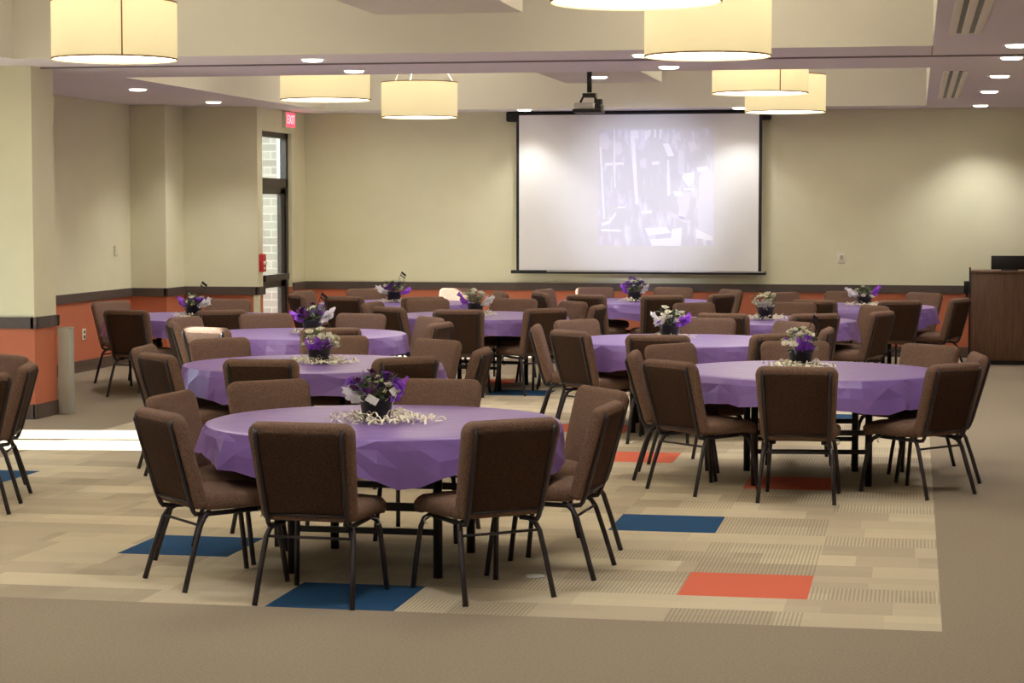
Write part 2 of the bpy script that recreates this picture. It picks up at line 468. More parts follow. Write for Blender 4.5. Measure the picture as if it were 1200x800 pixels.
s = empty('exit_sign', (XD, 26.0, 2.88)); tag(s, 'small red glowing exit sign on the wall above the glass door', 'exit sign')
q = MB(); q.rbox(0.001, -.2, 0, .05, .2, .21, .006); q.build('housing', WHITEP, s)
q = MB(); q.box(.0501, -.185, .015, .053, .185, .195); q.build('lit_face', EXITRED, s)
text_mesh('EXIT', .16, 'lettering', EXITLET, s, (.055, 0, .105), (pi / 2, 0, pi / 2))

# fire alarm pull, outlets, plates
s = empty('fire_alarm_switch', (XD, 24.86, 1.08)); tag(s, 'red fire alarm pull station on the wall just left of the glass door', 'fire alarm')
q = MB(); q.rbox(.0, -.075, 0, .05, .075, .22, .008); q.build('body', REDP, s)
q = MB(); q.rbox(.05, -.05, .09, .068, .05, .13, .005); q.box(.0501, -.03, .03, .053, .03, .06); q.build('handle', WHITEP, s)
s = empty('wall_outlet', (XL, 22.62, .36)); tag(s, 'white wall outlet low on the left orange wall beyond the column', 'outlet')
q = MB(); q.rbox(0, -.045, 0, .01, .045, .13, .004); q.build('cover_plate', WHITEP, s)
q = MB(); q.rbox(.01, -.018, .02, .013, .018, .055, .003); q.build('socket', BLACK, s); q = MB(); q.rbox(.01, -.018, .075, .013, .018, .11, .003); q.build('socket', BLACK, s)
s = empty('wall_switch', (XL, 23.62, 1.3)); tag(s, 'small pale wall plate on the left cream wall above the rail', 'wall plate')
q = MB(); q.rbox(0, -.05, 0, .02, .05, .12, .006); q.build('body', CREAM, s)
s = empty('wall_switch', (-.90, YW, 1.17)); tag(s, 'white switch plate with grey key on the far wall right of the screen', 'switch')
q = MB(); q.rbox(-.05, -.012, 0, .05, 0, .13, .004); q.build('cover_plate', WHITEP, s)
q = MB(); q.rbox(-.018, -.022, .05, .022, -.012, .1, .003); q.build('rocker', GREYP, s)

# post by the column
s = empty('door_post', (-7.53, 17.9, 0)); tag(s, 'pale grey metal post standing against the orange column', 'post')
q = MB(); q.rbox(-.055, -.06, 0, .055, .06, .775, .006); q.build('body', GREYP, s)
q = MB(); q.rbox(-.058, -.063, .775, .058, .063, .785, .003); q.build('cap', GREYP, s)

# ------------------------------------------------------------------ projection screen
SX0, SX1, SY = -5.03, -1.89, 26.62
s = empty('projection_screen', (-3.46, SY, 1.0)); tag(s, 'large white pull-down projection screen with black side borders on the far wall', 'screen')
def loc(mb, name, mt): return mb.build(name, mt, s, (3.46, -SY, -1.0))
q = MB(); q.box(SX0 + .035, SY, 1.07, SX1 - .04, SY + .006, 3.05); loc(q, 'screen_fabric', SCREEN)
q = MB(); q.box(SX0, SY, 1.06, SX0 + .035, SY + .006, 3.05); loc(q, 'side_border', BLACKF)
q = MB(); q.box(SX1 - .04, SY, 1.06, SX1, SY + .006, 3.05); loc(q, 'side_border', BLACKF)
q = MB(); q.rbox(SX0 - .07, SY - .02, 1.025, SX1 + .06, SY + .02, 1.068, .006, mi=0); loc(q, 'bottom_bar', BLACKF)
q = MB(); q.rbox(SX0 + .4, SY - .024, 1.05, SX1 + .05, SY - .019, 1.066, .002); loc(q, 'bar_edge', SILVER)
q = MB(); q.rbox(SX0 - .14, SY + .02, 2.97, SX1 + .1, SY + .17, 3.095, .02); loc(q, 'roller_case', BLACKF)
# the projected picture
PIC = mat('picture_ground', srgb(232, 232, 240), .8, noise=.01, nscale=5, emit=(.62, .6, 1.0), estr=.035)
PICB = mat('picture_bright', srgb(232, 232, 240), .8, noise=.01, nscale=5, emit=(.80, .80, 1.0), estr=.30)
PICM = mat('picture_mid', srgb(232, 232, 240), .8, noise=.01, nscale=5, emit=(.78, .70, 1.0), estr=.13)
nt = PIC.node_tree; bs = nt.nodes['Principled BSDF']
tcn = nt.nodes.new('ShaderNodeTexCoord'); mpn = nt.nodes.new('ShaderNodeMapping'); mpn.inputs['Scale'].default_value = (16, 1, 4.5)
nn = nt.nodes.new('ShaderNodeTexNoise'); nn.inputs['Scale'].default_value = 1; nn.inputs['Detail'].default_value = 5
rp = nt.nodes.new('ShaderNodeMapRange'); rp.inputs['From Min'].default_value = .52; rp.inputs['From Max'].default_value = .72; rp.inputs['To Min'].default_value = .03; rp.inputs['To Max'].default_value = .24
nt.links.new(tcn.outputs['Object'], mpn.inputs['Vector']); nt.links.new(mpn.outputs[0], nn.inputs['Vector']); nt.links.new(nn.outputs['Fac'], rp.inputs['Value']); nt.links.new(rp.outputs[0], bs.inputs['Emission Strength'])
q = MB()
KX = (SX1 - SX0) / (891 - 613)


def pic(pts, mi):
    """outline in 1/5-pixel steps of the picture's own grid"""
    vs = []
    for a, b_ in pts:
        vs.append((SX0 + (690 + a / 5 - 613) * KX, SY - .003 - .001 * mi, 1.06 + (317 - (140 + b_ / 5)) * (1.99 / 182)))
    q.add(vs, [list(range(len(vs)))[::-1]], mi)


pic([(85, 60), (740, 60), (740, 735), (85, 735)], 0)
for P_ in ([(92, 165), (103, 165), (124, 580), (116, 585)], [(268, 100), (290, 100), (315, 495), (297, 495)], [(475, 240), (486, 240), (494, 440), (478, 450)],
           [(172, 60), (178, 60), (184, 400), (178, 400)], [(125, 256), (168, 256), (170, 268), (125, 270)], [(182, 254), (228, 252), (230, 265), (184, 268)],
           [(390, 250), (432, 246), (432, 264), (390, 268)], [(330, 535), (390, 530), (388, 548), (335, 550)], [(100, 640), (215, 642), (215, 655), (105, 652)],
           [(350, 635), (470, 628), (500, 660), (370, 676)], [(380, 700), (500, 690), (505, 640), (560, 630), (555, 735), (392, 735)],
           [(450, 145), (485, 145), (515, 215), (480, 220)], [(510, 420), (560, 425), (565, 450), (520, 448)], [(565, 320), (630, 310), (625, 360), (600, 400), (560, 345)],
           [(570, 403), (625, 403), (625, 414), (572, 414)], [(640, 640), (655, 645), (732, 685), (732, 705), (642, 690)], [(265, 70), (310, 66), (315, 120), (275, 100)],
           [(400, 62), (412, 62), (414, 110), (402, 112)], [(430, 62), (445, 62), (440, 120), (432, 110)], [(345, 70), (385, 62), (380, 95), (350, 130)],
           [(105, 605), (150, 590), (185, 540), (188, 555), (155, 605), (110, 622)], [(640, 285), (700, 275), (705, 300), (650, 310)], [(195, 510), (240, 506), (240, 516), (196, 518)]):
    pic(P_, 2)
for P_ in ([(90, 85), (130, 80), (155, 130), (140, 180), (92, 170)], [(182, 130), (215, 135), (225, 190), (200, 215), (183, 190)], [(655, 330), (690, 285), (735, 310), (738, 700), (650, 680)],
           [(545, 420), (610, 425), (600, 520), (575, 585), (540, 570)], [(505, 105), (545, 70), (552, 130), (520, 120)], [(590, 140), (630, 132), (645, 170), (610, 200)],
           [(535, 180), (570, 190), (575, 330), (540, 320)], [(320, 240), (355, 225), (360, 290), (325, 280)], [(500, 540), (610, 590), (605, 612), (500, 570)]):
    pic(P_, 1)
loc(q, 'projected_picture', [PIC, PICM, PICB])

# ceiling projector
PX, PY, PZ = -3.17, 20.6, 2.80
s = empty('ceiling_projector', (PX, PY, PZ)); tag(s, 'grey and black projector hanging on a pole from the ceiling before the screen', 'projector')
q = MB(); q.tube([(0, .06, .2), (0, .06, .40)], .024, 10); q.tube([(.02, .06, .40), (.02, .06, 3.32 - PZ)], .013, 10); q.lathe([(.06, 3.315 - PZ), (.06, 3.30 - PZ), (.03, 3.29 - PZ)], 16, (.02, .06, 0)); q.build('mount_pole', BLACK, s)
q = MB(); q.box(-.06, 0, .15, .07, .12, .19); q.tube([(-.08, .0, .10), (-.05, .03, .17), (.04, .05, .17), (.11, .02, .08)], .012, 8); q.box(.06, -.02, .05, .13, .08, .13); q.build('bracket', BLACK, s)
q = MB(); q.rbox(-.13, -.12, .02, .08, .16, .09, .018, 3); q.build('body', SILVER, s)
q = MB(); q.rbox(-.14, -.13, -.005, .145, .15, .03, .01, 2); q.build('base_tray', BLACK, s)
q = MB(); q.tube([(.09, .16, .05), (.09, .22, .05)], .035, 16); q.build('lens', BLACK, s)
q = MB(); q.rbox(.07, -.11, .02, .14, .1, .08, .012, 2); q.build('side_panel', BLACK, s)
projector = s

# ------------------------------------------------------------------ lectern and things on it
s = empty('lectern', (1.12, 25.9, 0)); tag(s, 'brown wooden lectern cabinet standing right of the tables by the far wall', 'lectern')
q = MB(); q.rbox(-.45, -.28, .05, .45, .30, 1.09, .006); q.build('body', WOOD, s)
q = MB(); q.rbox(-.46, -.30, 1.09, .46, .31, 1.12, .006); q.build('top', WOOD, s)
q = MB(); q.box(-.43, -.25, 0, .43, .28, .05); q.build('plinth', BLACK, s)
q = MB(); q.rbox(-.475, -.29, .12, -.455, -.26, 1.16, .003); q.build('edge_strip', BLACK, s)
s = empty('monitor', (1.12, 25.8, 1.12)); tag(s, 'low black monitor standing on top of the wooden lectern', 'monitor')
q = MB(); q.rbox(-.215, -.02, .012, .215, .02, .175, .006); q.build('housing', BLACK, s)
q = MB(); q.rbox(-.1, -.06, 0, .1, .06, .014, .004); q.build('stand', BLACK, s)
q = MB(); q.box(-.05, -.0215, .03, .06, -.0202, .036); q.build('vent', FRAME, s)
s = empty('wall_box', (.645, YW, .80)); tag(s, 'small black box on the dark rail just left of the lectern', 'wall box')
q = MB(); q.rbox(-.035, -.09, 0, .04, -.02, .16, .01); q.build('housing', BLACK, s)
q = MB(); q.tube([(0, -.05, .0), (.0, -.05, -.2)], .008, 6); q.build('cord', BLACK, s)

# ------------------------------------------------------------------ lamps
def lamp(name, kind, parent, loc_, energy, col, **k):
    l = bpy.data.lights.new(name, kind); l.energy = energy; l.color = col
    for a, v in k.items(): setattr(l, a, v)
    o = bpy.data.objects.new(name, l); COL.objects.link(o); o.parent = parent; o.location = loc_
    return o


WARM = (1.0, .965, .915)
_b = lamp('projector_beam', 'SPOT', projector, (.09, .24, .05), 720, (.74, .80, 1.0), spot_size=radians(27), spot_blend=1.0, shadow_soft_size=.03)
_b.rotation_euler = Vector((-.30, 5.8, -.85)).to_track_quat('-Z', 'Y').to_euler()


def make_downlight():
    r = empty('recessed_downlight')
    q = MB(); q.lathe([(.088, 0), (.112, -.004), (.115, 0), (.115, .003)], 28); q.build('trim_ring', WHITEP, r)
    q = MB(); q.lathe([(.0, -.020), (.05, -.019), (.075, -.016), (.085, -.010), (.089, -.001)][::-1], 28); q.build('lens', LENS, r)
    lamp('spot_beam', 'SPOT', r, (0, 0, -.05), SPOT, WARM, spot_size=radians(112), spot_blend=.75, shadow_soft_size=.07)
    return r


SPOT = 82
DL = [(-4.97, 17.1, 'round recessed downlight in the ceiling beam, left front one before the track'),
      (-5.0, 18.55, 'round recessed downlight in the ceiling beam, left rear one behind the track'),
      (-2.18, 17.1, 'round recessed downlight in the ceiling beam, half hidden behind the big right drum lamp'),
      (-2.14, 18.55, 'round recessed downlight in the ceiling beam, just below the big right drum lamp'),
      (-7.98, 20.95, 'round recessed downlight in the left soffit, near the column'),
      (-8.06, 23.6, 'round recessed downlight in the left soffit, close to the stepped wall corner'),
      (-4.84, 26.17, 'round recessed downlight above the left top corner of the screen'),
      (-2.14, 26.17, 'round recessed downlight above the right top corner of the screen'),
      (.755, 16.6, 'round recessed downlight in the right soffit, nearest and highest of the row'),
      (.77, 17.95, 'round recessed downlight in the right soffit, second of the row'),
      (.77, 20.4, 'round recessed downlight in the right soffit, middle of the row of five'),
      (.765, 23.05, 'round recessed downlight in the right soffit, fourth of the row'),
      (.765, 26.1, 'round recessed downlight in the right soffit, nearest the far wall'),
      (-3.47, 23.33, 'round recessed downlight in the hanging panel, just right of the projector')]
DL_ADDED = [(-8.1, 13.0), (-8.1, 9.0), (.77, 13.0), (.77, 9.0), (-5, 8.9), (-2.15, 8.9)]  # added downlights, never in view, that brighten the near end
dl0 = make_downlight()
for i, (x, y, lb) in enumerate(DL):
    o = dl0 if i == 0 else copy_tree(dl0)
    o.location = (x, y, 3.32 if i == 13 else ZC)
    tag(o, lb, 'ceiling light', 'recessed ceiling downlights')
    if i in (6, 7):                       # the two over the screen are dimmed
        for ch in o.children:
            if ch.type == 'LIGHT': ch.data = ch.data.copy(); ch.data.energy = SPOT * .5
for i, (x, y) in enumerate(DL_ADDED):
    o = copy_tree(dl0); o.location = (x, y, ZC if not (3.0 < y < 7.9 and x < .1) else CZ)
    tag(o, 'added recessed downlight outside the picture, lighting the near end of the hall', 'ceiling light', 'added near end downlights')


def make_pendant():
    r = empty('drum_pendant_lamp')
    R, hh = .45, .42
    q = MB(); q.lathe([(R, 0), (R, hh), (R - .006, hh), (R - .006, 0), (R, 0)], 56); q.build('lamp_shade', SHADE, r)
    q = MB(); q.lathe([(R + .002, 0), (R + .003, .008), (R + .002, .012)], 56); q.lathe([(R + .002, hh - .01), (R + .003, hh - .004), (R + .002, hh)], 56); q.build('trim_ring', SEAM, r)
    q = MB(); q.disc(R - .008, .012, 56, up=False); q.build('diffuser', DIFFUSER, r)
    q = MB(); a = radians(-62)
    q.box(R - .002, -.005, .005, R + .003, .005, hh - .005); sm = q.build('seam', SEAM, r); sm.rotation_euler = (0, 0, a)
    top = CZ - 2.93
    q = MB(); q.lathe([(.07, top), (.07, top - .03), (.0, top - .035)], 20); q.build('canopy', WHITEP, r)
    for k in range(3):
        th = 2 * pi * k / 3 + .5
        q = MB(); q.tube([(R * .93 * cos(th), R * .93 * sin(th), hh - .01), (.03 * cos(th), .03 * sin(th), top - .02)], .004, 6); q.build('cable', WHITEP, r)
    q = MB()
    for k in range(3):
        th = 2 * pi * k / 3 + .5
        q.tube([(0, 0, hh - .012), ((R - .006) * cos(th), (R - .006) * sin(th), hh - .012)], .005, 6)
    q.build('spider_bracket', WHITEP, r)
    lamp('bulb', 'POINT', r, (0, 0, .25), 105, WARM, shadow_soft_size=.12)
    return r


PD = [(-5.72, 14.56, 'cream drum pendant lamp nearest on the left, with a visible seam'),
      (-5.78, 20.35, 'cream drum pendant lamp on the left, partly hidden by the ceiling beam'),
      (-5.78, 24.4, 'small-looking cream drum pendant lamp farthest on the left, beyond the beam'),
      (-1.45, 11.05, 'cream drum pendant lamp cut by the top edge, only its bottom showing'),
      (-1.46, 15.05, 'largest fully framed cream drum pendant lamp, right of centre at the top'),
      (-1.44, 19.95, 'cream drum pendant lamp on the right, with a seam, overlapping the farthest one'),
      (-1.44, 23.85, 'cream drum pendant lamp farthest on the right, half covered by the nearer drum')]
p0 = make_pendant()
for i, (x, y, lb) in enumerate(PD):
    o = p0 if i == 0 else copy_tree(p0)
    o.location = (x, y, 2.93); o.rotation_euler = (0, 0, (0, 1.2, -2.6, .5, 2.2, .0, 2.5)[i])
    tag(o, lb, 'pendant lamp', 'cream drum pendant lamps')
for x, y in ((-5.75, 10.9), (-5.75, 5.4), (-1.45, 5.4)):  # added drums, out of view, for more light on surfaces facing the camera
    o = copy_tree(p0); o.location = (x, y, 2.93)
    tag(o, 'added drum pendant lamp over the near end of the hall, outside the picture', 'pendant lamp', 'added near end pendant lamps')

# slot diffusers
for (x, y0, y1, lb) in ((.335, 12.4, 15.4, 'white linear slot air diffuser in the right soffit, the nearer larger one'),
                        (.355, 19.6, 24.3, 'white linear slot air diffuser in the right soffit, the farther smaller one')):
    r = tag(empty('ceiling_vent', (x, (y0 + y1) / 2, ZC)), lb, 'air vent', 'ceiling slot diffusers'); L = (y1 - y0) / 2
    for k in (-1, 0, 1):
        q = MB(); q.rbox(k * .088 - .027, -L, -.014, k * .088 + .027, L, .001, .006); q.build('blade', WHITEP, r)
    for k in (-.5, .5):
        q = MB(); q.box(k * .088 - .018, -L + .01, -.003, k * .088 + .018, L - .01, 0); q.build('slot', BLACK, r)

# ------------------------------------------------------------------ chairs
def outline(w0, w1, y0, y1, r0, r1, n=5):
    """rounded trapezoid: width w0 at y0, w1 at y1"""
    C = [(w0 / 2, y0, r0, -pi / 2), (w1 / 2, y1, r1, 0), (-w1 / 2, y1, r1, pi / 2), (-w0 / 2, y0, r0, pi)]
    P = []
    for x, y, r, a in C:
        cx_ = x - r if x > 0 else x + r; cy_ = y + r if y == y0 else y - r
        for k in range(n + 1):
            t_ = a + pi / 2 * k / n
            P.append((cx_ + r * cos(t_), cy_ + r * sin(t_)))
    return P


def pillow(mb, out, layers, fn, dome0=0, dome1=0, mi=0):
    """stack inset copies of an outline: layers=[(height, inset)]; fn maps (x,y,h) to 3-D; domes close both ends"""
    n = len(out); cxm = sum(p[0] for p in out) / n; cym = sum(p[1] for p in out) / n
    hx = max(abs(p[0] - cxm) for p in out); hy = max(abs(p[1] - cym) for p in out)
    rings = []
    h0, i0 = layers[0]; h1, i1 = layers[-1]
    seq = []
    if dome0 is not None: seq += [(h0 - dome0, .02, True), (h0 - dome0 * .85, .45, True), (h0 - dome0 * .4, .8, True)]
    seq += [(h, i, False) for h, i in layers]
    if dome1 is not None: seq += [(h1 + dome1 * .4, .8, True), (h1 + dome1 * .85, .45, True), (h1 + dome1, .02, True)]
    vs = []
    for h, i, sc in seq:
        ii = (i0 if h <= h0 else i1) if sc else i
        for x, y in out:
            sx = (hx - ii) / hx; sy = (hy - ii) / hy
            if sc: sx *= i; sy *= i
            vs.append(fn(cxm + (x - cxm) * sx, cym + (y - cym) * sy, h))
    fs = [(a * n + k, a * n + (k + 1) % n, (a + 1) * n + (k + 1) % n, (a + 1) * n + k) for a in range(len(seq) - 1) for k in range(n)]
    fs.append(list(range(n))[::-1]); fs.append([(len(seq) - 1) * n + k for k in range(n)])
    mb.add(vs, fs, mi, True)


TILT = radians(16)
def back_map(x, s_, t_):
    # s up the back, t rearwards from the front face; gently dished across the width
    t2 = t_ + (-.018 * (x / .25) ** 2)
    return (x, -.185 - s_ * sin(TILT) - t2 * cos(TILT), .405 + s_ * cos(TILT) - t2 * sin(TILT))


def make_chair():
    r = empty('banquet_chair')
    q = MB(); o1 = outline(.44, .49, -.205, .26, .05, .07)
    pillow(q, o1, [(.385, .03), (.392, .008), (.41, 0), (.44, 0), (.458, .012), (.468, .035)], lambda x, y, h: (x, y, h - (.012 if y > .2 else 0)), .0, .014)
    q.build('seat', FABRIC, r)
    q = MB(); o2 = outline(.465, .515, 0, .485, .03, .055)
    pillow(q, o2, [(.0, .035), (.006, .012), (.02, 0), (.05, 0), (.064, .006), (.07, .018)], back_map, .018, .0)
    q.build('backrest', FABRIC, r)
    q = MB(); o3 = outline(.385, .42, .045, .452, .02, .03)
    pillow(q, o3, [(.068, 0), (.075, .002), (.078, .008)], back_map, None, .002)
    q.build('back_panel', BACKFAB, r)
    q = MB()
    for sx in (-1, 1):
        pth = [back_map(sx * .212, .462, .062), back_map(sx * .211, .44, .078), back_map(sx * .206, .25, .08), back_map(sx * .198, .06, .08), back_map(sx * .195, .0, .074)]
        pth += [(sx * .193, -.235, .372), (sx * .19, -.19, .366), (sx * .188, .12, .372)]
        q.tube(pth, .0125, 8)
    q.tube([back_map(-.198, .04, .078), back_map(.198, .04, .078)], .008, 6)
    q.build('back_frame', FRAME, r)
    for sx in (-1, 1):
        q = MB(); q.tube([(sx * .15, -.14, .372), (sx * .185, -.165, .368), (sx * .205, -.195, .35), (sx * .216, -.22, .31), (sx * .228, -.265, .17), (sx * .24, -.315, .0)], .0135, 8); q.build('leg', FRAME, r)
    for sx in (-1, 1):
        q = MB(); q.tube([(sx * .15, .12, .374), (sx * .185, .15, .37), (sx * .203, .178, .35), (sx * .21, .2, .31), (sx * .222, .222, .17), (sx * .232, .245, .0)], .0135, 8); q.build('leg', FRAME, r)
    q = MB(); q.tube([(-.214, -.215, .315), (.214, -.215, .315)], .007, 8); q.build('stretcher', FRAME, r)
    for sx in (-1, 1):
        q = MB(); q.tube([(sx * .2, .1, .372), (sx * .232, .1, .368), (sx * .244, .1, .356), (sx * .24, .1, .342), (sx * .226, .1, .338)], .0035, 6); q.build('ganging_hook', SILVER, r)
    return r


# every table: centre, words, and its chairs (distance of the back's top from the centre, bearing, words)
TB = {
 'T1': ((-2.714, 10.628), 'the nearest purple table', [
    (1.339, -92.3, 'near middle'), (1.332, -48.0, 'near right'), (1.221, -4.9, 'right'), (1.344, 39.2, 'far right'), (1.27, 89.5, 'far middle'), (1.368, 134.1, 'far left'), (1.223, 176.8, 'left'), (1.279, -136.2, 'near left')]),
 'T2': ((-.716, 14.532), 'the right-hand front purple table', [
    (1.342, -89.3, 'near middle'), (1.29, -39.3, 'near right'), (1.189, 9.1, 'right'), (1.373, 51.9, 'far right'), (1.319, 96.8, 'far middle'), (1.322, 142.3, 'far left'), (1.206, -174.7, 'left'), (1.278, -131.6, 'near left')]),
 'T3': ((-4.228, 14.516), 'the second table of the left row', [
    (1.324, -89.2, 'near middle'), (1.322, -45.9, 'near right'), (1.25, 1.3, 'right'), (1.233, 55.4, 'far right'), (1.328, 97.7, 'far middle'), (1.291, 140.9, 'far left'), (1.263, -175.8, 'left'), (1.254, -132.4, 'near left')]),
 'T4': ((-5.332, 17.987), 'the third table of the left row', [
    (1.362, -110.0, 'near left'), (1.31, -62.5, 'near right'), (1.327, -7.5, 'right'), (1.269, 37.1, 'far right'), (1.267, 80.5, 'far middle'), (1.303, 122.5, 'far left'), (1.285, 164.8, 'left rear'), (1.161, -152.5, 'left front')]),
 'T5': ((-7.293, 20.748), 'the table beside the left orange wall', [
    (1.312, -102.5, 'near left'), (1.319, -59.0, 'near right'), (1.315, 94.2, 'far middle'), (1.31, 154.7, 'left')]),
 'T6': ((-4.453, 21.451), 'the middle table left of the screen', [
    (1.316, -87.4, 'near middle'), (1.254, -45.3, 'near right'), (1.285, -3.5, 'right'), (1.191, 41.5, 'far right'), (1.34, 83.9, 'far middle'), (1.339, 127.4, 'far left'), (1.228, 170.4, 'left'), (1.182, -129.6, 'near left')]),
 'T7': ((-1.936, 17.696), 'the middle table under the screen', [
    (1.344, -91.1, 'near middle'), (1.319, -47.7, 'near right'), (1.254, -4.3, 'right'), (1.263, 42.2, 'far right'), (1.341, 84.9, 'far middle'), (1.346, 140.8, 'far left'), (1.24, -176.0, 'left'), (1.195, -132.7, 'near left')]),
 'T8': ((-5.998, 24.158), 'the back table nearest the glass door', [
    (1.267, -104.9, 'near left'), (1.293, -63.0, 'near right'), (1.286, 26.8, 'right'), (1.5, 73.0, 'far right'), (1.32, 121.4, 'far left'), (1.334, 164.9, 'left rear'), (1.248, -148.3, 'left front')]),
 'T9': ((-3.281, 25.144), 'the back table under the screen', [
    (1.258, -110.6, 'near left'), (1.292, -69.3, 'near right'), (1.225, -26.4, 'right front'), (1.307, 32.8, 'right rear'), (1.326, 76.2, 'far right'), (1.339, 120.9, 'far left'), (1.271, 163.6, 'left rear'), (1.226, -153.3, 'left front')]),
 'T10': ((-1.479, 21.107), 'the second table of the right row', [
    (1.283, -104.0, 'near left'), (1.27, -63.0, 'near right'), (1.30, -23.0, 'right front'), (1.326, 33.8, 'right rear'), (1.325, 80.0, 'far middle'), (1.309, 128.2, 'far left')]),
 'T11': ((-.682, 24.27), 'the back table nearest the lectern', [
    (1.296, -108.0, 'near left'), (1.294, -65.3, 'near right'), (1.30, -22.0, 'right'), (1.324, 51.7, 'far right'), (1.325, 95.0, 'far middle'), (1.203, 137.0, 'far left')]),
 'T12': ((-6.692, 12.219), 'the table cut by the left edge', [
    (1.366, -24.4, 'near right'), (1.208, 18.0, 'right'), (1.315, 61.1, 'far right')]),
}
chair0 = make_chair(); used = False
BT = .185 + .475 * sin(TILT) + .035       # how far the back's top sits behind the chair's origin
for key, (c, words, chs) in TB.items():
    for rr, deg, pos in chs:
        a = radians(deg)
        o = chair0 if not used else copy_tree(chair0); used = True
        o.location = (c[0] + (rr - BT) * cos(a), c[1] + (rr - BT) * sin(a), 0); o.rotation_euler = (0, 0, a + pi / 2 + radians(rnd.uniform(-2.5, 2.5)))
        view = 'brown chair seen from behind' if sin(a) < -.4 else ('brown chair seen face on' if sin(a) > .4 else 'brown chair seen sideways')
        tag(o, '%s, %s of %s' % (view, pos, words), 'chair', 'brown banquet chairs around the purple tables')

# ------------------------------------------------------------------ tables and cloths
def make_table():
    r = empty('round_table')
    q = MB(); q.lathe([(.0, .742), (.905, .742), (.915, .736), (.915, .718), (.9, .712), (.0, .712)], 64); q.build('tabletop', TABLEM, r)
    for sx in (-1, 1):
        for sy in (-1, 1):
            q = MB(); q.tube([(sx * .38, sy * .40, .0), (sx * .38, sy * .40, .712)], .024, 8); q.build('leg', TABLEM, r)
    for sy in (-1, 1):
        q = MB(); q.box(-.38, sy * .4 - .012, .34, .38, sy * .4 + .012, .375); q.box(-.38, sy * .4 - .012, .215, .38, sy * .4 + .012, .245); q.build('leg_brace', TABLEM, r)
    q = MB(); q.box(-.42, -.45, .68, -.34, .45, .712); q.box(.34, -.45, .68, .42, .45, .712); q.build('rail', TABLEM, r)
    return r


def make_cloth(seed, points=()):
    rn = random.Random(seed); q = MB()
    n = 60; ang = [2 * pi * (k + rn.uniform(-.25, .25)) / n for k in range(n)]
    ph = [rn.uniform(0, 6.28) for _ in range(6)]
    R = .925; zt = .7455
    rings = []
    # flat top: a few rings with very slight ripples
    for rr in (.12, .35, .6, .82, .905): rings.append([(rr * cos(a), rr * sin(a), zt + .0018 * sin(3 * a + ph[0] + rr * 9) + .0018) for a in ang])
    rings.append([(R * cos(a), R * sin(a), zt - .004) for a in ang])
    hem = []; kick = []
    for k, a in enumerate(ang):
        tri = abs(((a * 9 / (2 * pi) + ph[1]) % 1) - .5) * 2
        tri2 = abs(((a * 4 / (2 * pi) + ph[2]) % 1) - .5) * 2
        hem.append(.135 + .078 * tri2 ** 2 + .024 * tri + rn.uniform(-.01, .01))
        for pa, depth in points:             # corners of the sheet that hang lower
            hem[-1] = max(hem[-1], depth - .42 * abs((a - radians(pa) + pi) % (2 * pi) - pi))
        kick.append(.004 + .042 * tri ** 1.5 + .022 * (.5 + .5 * sin(5 * a + ph[3])) + rn.uniform(-.016, .014))
    for fr in (.2, .55, 1.0):
        rg = []
        for a, h, k in zip(ang, hem, kick):
            j = rn.uniform(-.007, .007) * (fr < 1)
            r_ = R + .006 + k * fr ** .8 + j
            rg.append((r_ * cos(a), r_ * sin(a), zt - .006 - h * fr))
        rings.append(rg)
    vs = [(0, 0, zt + .002)] + [p for rg in rings for p in rg]; fs = []
    sm = []
    top = []
    for k in range(n): top.append((0, 1 + k, 1 + (k + 1) % n))
    for i in range(5):
        for k in range(n): top.append((1 + i * n + k, 1 + (i + 1) * n + k, 1 + (i + 1) * n + (k + 1) % n, 1 + i * n + (k + 1) % n))
    q.add(vs, top, 0, True)
    o = 0
    for i in range(5, len(rings) - 1):
        for k in range(n):
            a, b_, c_, d_ = 1 + i * n + k, 1 + (i + 1) * n + k, 1 + (i + 1) * n + (k + 1) % n, 1 + i * n + (k + 1) % n
            if (k + i + seed) % 3 == 0: tr = ((a, b_, d_), (b_, c_, d_))
            else: tr = ((a, b_, c_), (a, c_, d_))
            for t_ in tr: q.f.append(list(t_)); q.mi.append(0); q.sm.append(False)
    return q


table0 = make_table()
for i, (key, (c, words, chs)) in enumerate(TB.items()):
    o = table0 if i == 0 else copy_tree(table0)
    o.location = (c[0], c[1], 0); o.rotation_euler = (0, 0, radians((0, 8, -6, 12, 20, -10, 5, 0, 14, -8, 6, 0)[i]))
    tag(o, 'black round folding table beneath the cloth of %s' % words, 'table', 'round folding tables')
    cl = make_cloth(i + 3, ((-69, .255), (160, .22)) if key == 'T1' else ()).build('tablecloth', PLASTIC, None, (c[0], c[1], 0))
    cl.rotation_euler = (0, 0, radians(37 * i))
    tag(cl, 'purple plastic tablecloth on %s' % words, 'tablecloth', 'purple plastic tablecloths')

# ------------------------------------------------------------------ centrepieces
def petal(q, c, d, up, L, W, curl, mi=0):
    d = d.normalized(); sd = d.cross(up).normalized(); u = sd.cross(d)
    P = [(0, .25), (.35, .8), (.7, 1.0), (1.0, .55)]
    vs = []
    for t_, w in P:
        base = c + d * (L * t_) + u * (curl * L * t_ * t_)
        vs += [base - sd * W * w * .5 + u * .15 * W, base, base + sd * W * w * .5 + u * .15 * W]
    fs = []
    for i in range(3):
        fs += [(i * 3, i * 3 + 1, i * 3 + 4, i * 3 + 3), (i * 3 + 1, i * 3 + 2, i * 3 + 5, i * 3 + 4)]
    q.add(vs, fs, mi, True)


